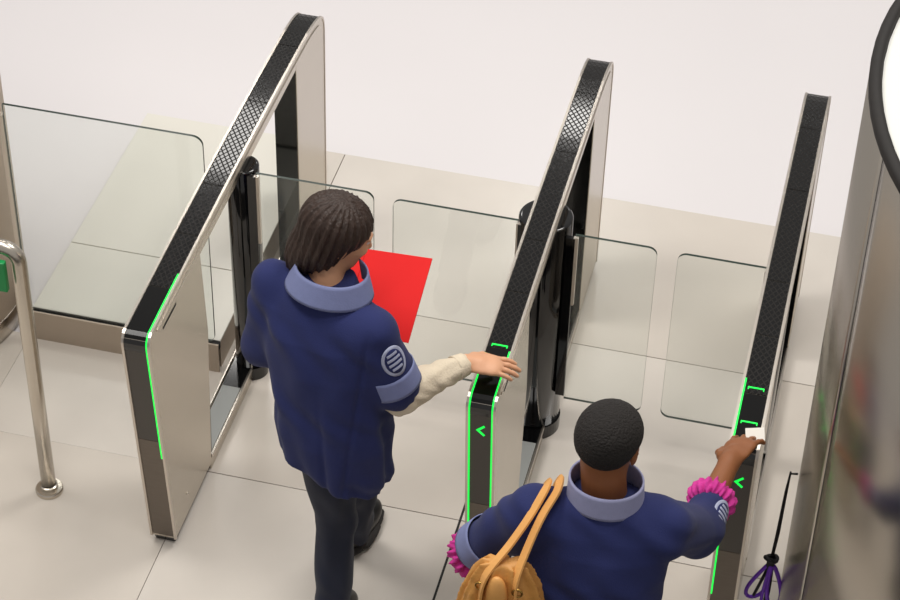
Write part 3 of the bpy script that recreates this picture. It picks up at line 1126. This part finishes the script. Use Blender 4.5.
# tunic
def tunic_folds(an, Z):
    low = np.clip((1.15 - Z) / .4, 0, 1)
    return (.007 * low * np.sin(an * 7 + 1.0) + .003 * low * np.sin(an * 13 + Z * 9)
            + .010 * low * np.exp(-((an + 1.40) / .055) ** 2) + .0025 * np.sin(an * 5 + Z * 22))
F = Field((-1.78, 4.38, .60), (-1.10, 4.92, 1.43), .0046)
F.loft([(.68, -1.360, 4.588, .140, .112), (.735, -1.366, 4.590, .152, .120), (.80, -1.374, 4.592, .168, .130), (.90, -1.383, 4.600, .180, .134), (1.02, -1.395, 4.605, .172, .122), (1.15, -1.405, 4.62, .180, .122),
        (1.25, -1.418, 4.640, .182, .118), (1.31, -1.422, 4.652, .165, .098), (1.355, -1.420, 4.665, .108, .082), (1.395, -1.418, 4.680, .074, .070)], -.22, .03, 2.4, tunic_folds)
F.cone((-1.545, 4.69, 1.322), (-1.30, 4.615, 1.292), .062, .062, .05)
F.cone(shL, elL, .066, .068, .04)
F.cone(elL, elL + (wrL - elL) * .35, .064, .062, .03)
shC = shR + (elR - shR) * .86
F.cone(shR, shC, .070, .074, .04)
X_, Y_, Z_ = F.ax[0][:, None, None], F.ax[1][None, :, None], F.ax[2][None, None, :]
F.d += (.0034 * np.sin(X_ * 46 + Z_ * 30 + np.sin(Z_ * 25) * 1.5)).astype(np.float32)
F.d += (.005 * np.exp(-((X_ + 1.265 + .1 * (1.3 - Z_)) / .008) ** 2) * (Y_ < 4.64) * np.clip((1.34 - Z_) * 12, 0, 1)).astype(np.float32)
F.d = np.maximum(F.d, ((.755 + .34 * (-1.36 - X_)) - Z_ + 0 * Y_).astype(np.float32))
tn = new_obj('tunic', F.mesh('tunic', 2), M['navy'], p1, True)
collar_band('collar', tn, M['collar'], (-1.412, 4.668, 1.368), (-1.408, 4.684, 1.432), (.124, .104), (.100, .090), .010, .40, -.22, .005, 64, -.07)
new_obj('sleeve_band', on_cone(shR, shC, .070, .074, .66, .98, 0, 2 * math.pi, .003, (0, -1, 0), 6, 40, .003), M['collar'], tn, True)
emblem(tn, shR, shC, .070, .074, .10, .60, 0, .52, .004, (.75, -.62, .15))
new_obj('left_cuff_band', on_cone(elL, wrL, .064, .062, .30, .40, 0, 2 * math.pi, .001, (0, -1, 0), 4, 40, .003), M['collar'], tn, True).name = 'sleeve_band'

# cream undershirt sleeves
for a, b, c_ in ((shR, elR, wrR), (shL, elL, wrL)):
    F = Field(np.minimum(np.minimum(a, b), c_) - .09, np.maximum(np.maximum(a, b), c_) + .09, .0045)
    F.cone(a + (b - a) * .6, b, .058, .058, .02)
    F.cone(b, b + (c_ - b) * .93, .060, .034, .02)
    X_, Y_, Z_ = F.ax[0][:, None, None], F.ax[1][None, :, None], F.ax[2][None, None, :]
    F.d += (.0035 * np.sin(X_ * 70 + Y_ * 38 + 2.5 * np.sin(Z_ * 60 + X_ * 30)) * np.sin(Z_ * 55 + Y_ * 60 - X_ * 25)).astype(np.float32)
    s_ = new_obj('undershirt_sleeve', F.mesh('undershirt_sleeve', 1), M['cream'], p1, True)
    new_obj('cuff', on_cone(b, c_, .060, .032, .82, .97, 0, 2 * math.pi, -.002, (0, 0, 1), 5, 30, .004), M['cream'], s_, True)

# red folder held in front of the chest
fd = root('red_folder', (-1.31, 4.90, 1.17), 'bright red open folder held by the person with brown hair', 'folder')
def sheet(name, m, parent, c00, c10, c11, c01, th):
    c = [V3(*q) for q in (c00, c10, c11, c01)]
    nn = unit(np.cross(c[1] - c[0], c[3] - c[0])) * th / 2
    bm = bmesh.new()
    A = [bm.verts.new(q - nn) for q in c]
    B = [bm.verts.new(q + nn) for q in c]
    bm.faces.new(A[::-1])
    bm.faces.new(B)
    for i in range(4):
        bm.faces.new((A[i], A[(i + 1) % 4], B[(i + 1) % 4], B[i]))
    return new_obj(name, bm, m, parent)
fa, fb_, fc, fe = V3(-1.415, 4.80, 1.095), V3(-1.205, 4.775, 1.115), V3(-1.190, 4.995, 1.265), V3(-1.395, 5.010, 1.245)
sheet('cover', M['red'], fd, fa, fb_, fc, fe, .004)
ga = V3(-.02, .0, .006)
sheet('cover', M['red'], fd, fa + V3(-.16, .005, .01), fa + V3(-.002, 0, 0), fe + V3(-.002, 0, 0), fe + V3(-.16, .005, .01), .004)
sheet('spine', M['red'], fd, fa + V3(-.004, 0, -.003), fa + V3(.004, 0, -.003), fe + V3(.004, 0, -.003), fe + V3(-.004, 0, -.003), .003)

# ================================================================== person with the tan bag
p2 = root('person', (-.50, 4.02, 0), 'person in navy jacket with cropped black hair, magenta cuffs and a shoulder bag', 'person')
hc = V3(-.500, 4.085, 1.545)
HR = frame_from((.26, .95, -.16), (.03, 0, 1))
shL, elL, wrL = V3(-.675, 3.985, 1.335), V3(-.812, 4.040, 1.120), V3(-.850, 4.165, .915)
shR, elR, wrR = V3(-.335, 4.030, 1.335), V3(-.262, 4.245, 1.115), V3(-.216, 4.550, 1.098)
hipL, knL, anL = V3(-.575, 3.99, .87), V3(-.580, 4.05, .48), V3(-.575, 3.95, .10)
hipR, knR, anR = V3(-.425, 3.99, .87), V3(-.420, 4.12, .49), V3(-.425, 4.14, .10)
F = Field((-.95, 3.80, .04), (-.10, 4.75, 1.70), .0044)
head(F, hc, HR)
F.cone((-.490, 4.040, 1.35), hc + HR @ V3(0, -.025, -.05), .060, .057, .02)
F.loft([(.80, -.50, 3.995, .15, .095), (.95, -.50, 3.99, .14, .09), (1.08, -.50, 4.0, .14, .09), (1.22, -.497, 4.01, .165, .10), (1.33, -.493, 4.02, .15, .08), (1.38, -.49, 4.035, .075, .06)], 0, .03)
for a, b, c_ in ((shL, elL, wrL), (shR, elR, wrR)):
    F.cone(a, b, .050, .042, .02)
    F.cone(b, c_, .042, .029, .015)
for a, b, c_ in ((hipL, knL, anL), (hipR, knR, anR)):
    F.cone(a, b, .08, .055, .03)
    F.cone(b, c_, .053, .036, .02)
hand(F, wrR, (.24, .95, -.08), (-.30, .25, .93), (-1, .2, .2), (.18, .34, .36), .10, 1.10)
hand(F, wrL, (-.05, .35, -.9), (-1, .1, 0), (.2, 1, 0), (.3, .4, .3), .06, 1.0)
new_obj('body', F.mesh('body', 1), M['skind'], p2, True)
face_bits(p2, hc, HR, M['lipd'])

F = Field(hc - V3(.18, .18, .2), hc + V3(.18, .18, .2), .004)
HL = lambda x, y, z: hc + HR @ V3(x, y, z)
F.ell(HL(0, -.020, .042), (.085, .100, .080), HR, .01)
F.ell(HL(0, -.050, .008), (.064, .052, .052), HR, .025)
for sx in (-1, 1):
    F.ell(HL(sx * .088, .012, -.022), (.030, .050, .052), HR, .001, 's')
F.ell(HL(0, .098, -.055), (.070, .095, .100), HR, .001, 's')
F.ell(HL(0, .04, -.10), (.085, .06, .07), HR, .001, 's')
X_, Y_, Z_ = F.ax[0][:, None, None], F.ax[1][None, :, None], F.ax[2][None, None, :]
F.d += (.0012 * np.sin(X_ * 430) * np.sin(Y_ * 410) * np.sin(Z_ * 450)).astype(np.float32)
new_obj('hair', F.mesh('hair', 1), M['hairb'], p2, True)

F = Field((-.75, 3.78, .03), (-.25, 4.32, .95), .0055)
F.cone((-.55, 3.99, .87), (-.45, 3.99, .87), .115, .115, .03)
for a, b, c_ in ((hipL, knL, anL), (hipR, knR, anR)):
    F.cone(a, b, .100, .075, .03)
    F.cone(b, c_ - V3(0, 0, .03), .073, .066, .02)
X_, Y_, Z_ = F.ax[0][:, None, None], F.ax[1][None, :, None], F.ax[2][None, None, :]
F.d += wrinkle(.0035)(X_, Y_, Z_).astype(np.float32)
new_obj('trousers', F.mesh('trousers', 1), M['navy2'], p2, True)
shoe(p2, (-.577, 3.89, .012), (-.590, 4.135, .012))
shoe(p2, (-.425, 4.08, .012), (-.410, 4.325, .012))

def jacket_folds(an, Z):
    low = np.clip((1.2 - Z) / .4, 0, 1)
    return .006 * low * np.sin(an * 7) + .003 * np.sin(an * 5 + Z * 20) + .006 * low * np.exp(-((an + 1.57) / .03) ** 2)
F = Field((-.96, 3.78, .64), (-.12, 4.40, 1.44), .0048)
F.loft([(.70, -.50, 3.985, .190, .140), (.80, -.50, 3.985, .195, .142), (.95, -.50, 3.985, .188, .135), (1.08, -.50, 3.995, .180, .125), (1.20, -.499, 4.005, .190, .126),
        (1.28, -.497, 4.015, .190, .115), (1.335, -.495, 4.022, .172, .095), (1.375, -.492, 4.032, .110, .078), (1.41, -.49, 4.042, .075, .070)], 0, .03, 2.4, jacket_folds)
F.cone((-.65, 3.99, 1.335), (-.35, 4.025, 1.335), .062, .062, .05)
slL = shL + (elL - shL) * 1.0
F.cone(shL, slL, .072, .066, .04)
F.cone(shR, elR, .072, .066, .04)
slR = elR + (wrR - elR) * .28
F.cone(elR, slR, .064, .056, .03)
X_, Y_, Z_ = F.ax[0][:, None, None], F.ax[1][None, :, None], F.ax[2][None, None, :]
F.d += (.0036 * np.sin(X_ * 46 + Z_ * 34 + np.sin(Z_ * 25 + Y_ * 20) * 1.5)).astype(np.float32)
jk = new_obj('jacket', F.mesh('jacket', 2), M['navy'], p2, True)
collar_band('collar', jk, M['collar2'], (-.492, 4.034, 1.392), (-.494, 4.040, 1.460), (.096, .084), (.092, .082), .006, .35)
new_obj('sleeve_band', on_cone(shL, slL, .072, .066, .80, 1.06, 0, 2 * math.pi, .003, (0, -1, 0), 6, 40, .003), M['collar'], jk, True)
emblem(jk, elR, slR, .064, .056, .05, 1.25, 0, .55, .004, (.85, -.35, .6))

def ruffle(parent, c, axis, R_, r_):
    ax = unit(V3(*axis))
    u = unit(np.cross(ax, (0.3, .2, 1)))
    v = np.cross(ax, u)
    bm = bmesh.new()
    N, K = 120, 14
    rings = []
    for i in range(N):
        a = 2 * math.pi * i / N
        e = u * math.cos(a) + v * math.sin(a)
        ring = []
        for k in range(K):
            b = 2 * math.pi * k / K
            rr = r_ * (1 + .22 * math.sin(a * 17 + b) + .16 * math.sin(a * 29 - 2 * b))
            ring.append(bm.verts.new(V3(*c) + e * (R_ + rr * math.cos(b)) + ax * (rr * 1.25 * math.sin(b) + .004 * math.sin(a * 13))))
        rings.append(ring)
    for i in range(N):
        A, B = rings[i], rings[(i + 1) % N]
        for k in range(K):
            bm.faces.new((A[k], A[(k + 1) % K], B[(k + 1) % K], B[k]))
    return new_obj('ruffle_cuff', bm, M['magenta'], parent, True)
ruffle(p2, slR + (wrR - elR) * .16, wrR - elR, .042, .023)
ruffle(p2, elL + V3(-.026, .024, -.060), V3(-.5, .4, -.7), .048, .022)

# card in the right hand
cdr = root('access_card', (-.165, 4.66, 1.06), 'small white card held between dark fingers over the right turnstile', 'card')
cc = wrR + V3(.058, .132, -.016)
ru, rv = unit(V3(.95, .2, .1)), unit(V3(-.2, .9, .35))
sheet('card_body', M['paper'], cdr, cc - ru * .030 - rv * .020, cc + ru * .024 - rv * .020, cc + ru * .024 + rv * .030, cc - ru * .030 + rv * .030, .0015)

# shoulder bag
bgx, bgy, bgz = -.712, 3.830, 1.095
bag = root('shoulder_bag', (bgx, bgy, bgz - .20), 'tan leather shoulder bag hanging at the left side of the black-haired person', 'bag')
F = Field((bgx - .20, bgy - .16, bgz - .23), (bgx + .20, bgy + .16, bgz + .30), .005)
def bag_f(an, Z):
    t = np.clip((Z - bgz) / .2, 0, 1)
    return .006 * np.sin(an * 9 + Z * 12) * t + .003 * np.sin(an * 17)
F.loft([(bgz - .20, bgx, bgy, .115, .045), (bgz - .17, bgx, bgy, .128, .055), (bgz, bgx, bgy, .122, .058), (bgz + .12, bgx, bgy, .095, .050), (bgz + .18, bgx, bgy, .070, .038), (bgz + .215, bgx + .004, bgy, .048, .022)], .15, .02, 2.6, bag_f)
bb = new_obj('bag_body', F.mesh('bag_body', 2), M['tan'], bag, True)
def strap(pts, wd, th, name='strap', m=None):
    """flat strap along pts, wide along the local horizontal"""
    bm = bmesh.new()
    P = [V3(*p) for p in pts]
    # catmull-rom
    Q = []
    E_ = [P[0] * 2 - P[1]] + P + [P[-1] * 2 - P[-2]]
    for i in range(1, len(E_) - 2):
        for t in np.linspace(0, 1, 8, endpoint=False):
            a, b, c, d = E_[i - 1:i + 3]
            Q.append(.5 * (2 * b + (c - a) * t + (2 * a - 5 * b + 4 * c - d) * t * t + (3 * b - a - 3 * c + d) * t ** 3))
    Q.append(P[-1])
    prev = []
    for i, q in enumerate(Q):
        t = unit(Q[min(i + 1, len(Q) - 1)] - Q[max(i - 1, 0)])
        s = unit(np.cross(t, (-.55, -.2, .8)))
        nn = np.cross(s, t)
        ring = [bm.verts.new(q + s * a * wd / 2 + nn * b * th / 2) for a, b in ((-1, -1), (1, -1), (1, 1), (-1, 1))]
        if prev:
            for k in range(4):
                bm.faces.new((prev[k], prev[(k + 1) % 4], ring[(k + 1) % 4], ring[k]))
        else:
            bm.faces.new(ring[::-1])
        prev = ring
    bm.faces.new(prev)
    return new_obj(name, bm, m or M['tan2'], bag, False)
top = V3(-.628, 4.00, 1.418)
strap([(bgx - .046, bgy - .058, bgz + .10), (bgx - .036, bgy - .044, bgz + .19), (-.700, 3.860, 1.345), (-.664, 3.925, 1.395), tuple(top + V3(-.014, 0, .004)), (-.655, 4.075, 1.36), (-.705, 4.095, 1.20)], .024, .006)
strap([(bgx + .046, bgy - .050, bgz + .10), (bgx + .042, bgy - .036, bgz + .19), (-.655, 3.860, 1.345), (-.634, 3.925, 1.400), tuple(top + V3(.016, 0, .004)), (-.625, 4.085, 1.375), (-.67, 4.11, 1.20)], .024, .006)
for dx in (-.050, .056):
    bm = bmesh.new()
    tube(bm, [(bgx + dx * .9 + .013 * math.cos(a), bgy - .050, bgz + .16 + .013 * math.sin(a)) for a in np.linspace(0, 2 * math.pi, 14, endpoint=False)], .003, 6, closed=True)
    new_obj('strap_ring', bm, M['brass'], bag, True)
bm = bmesh.new()
bmesh.ops.create_uvsphere(bm, u_segments=24, v_segments=12, radius=1, matrix=Matrix.Translation((bgx - .004, bgy - .046, bgz + .125)) @ Matrix.Diagonal((.030, .022, .075, 1)))
new_obj('gathered_flap', bm, M['tan2'], bag, True)
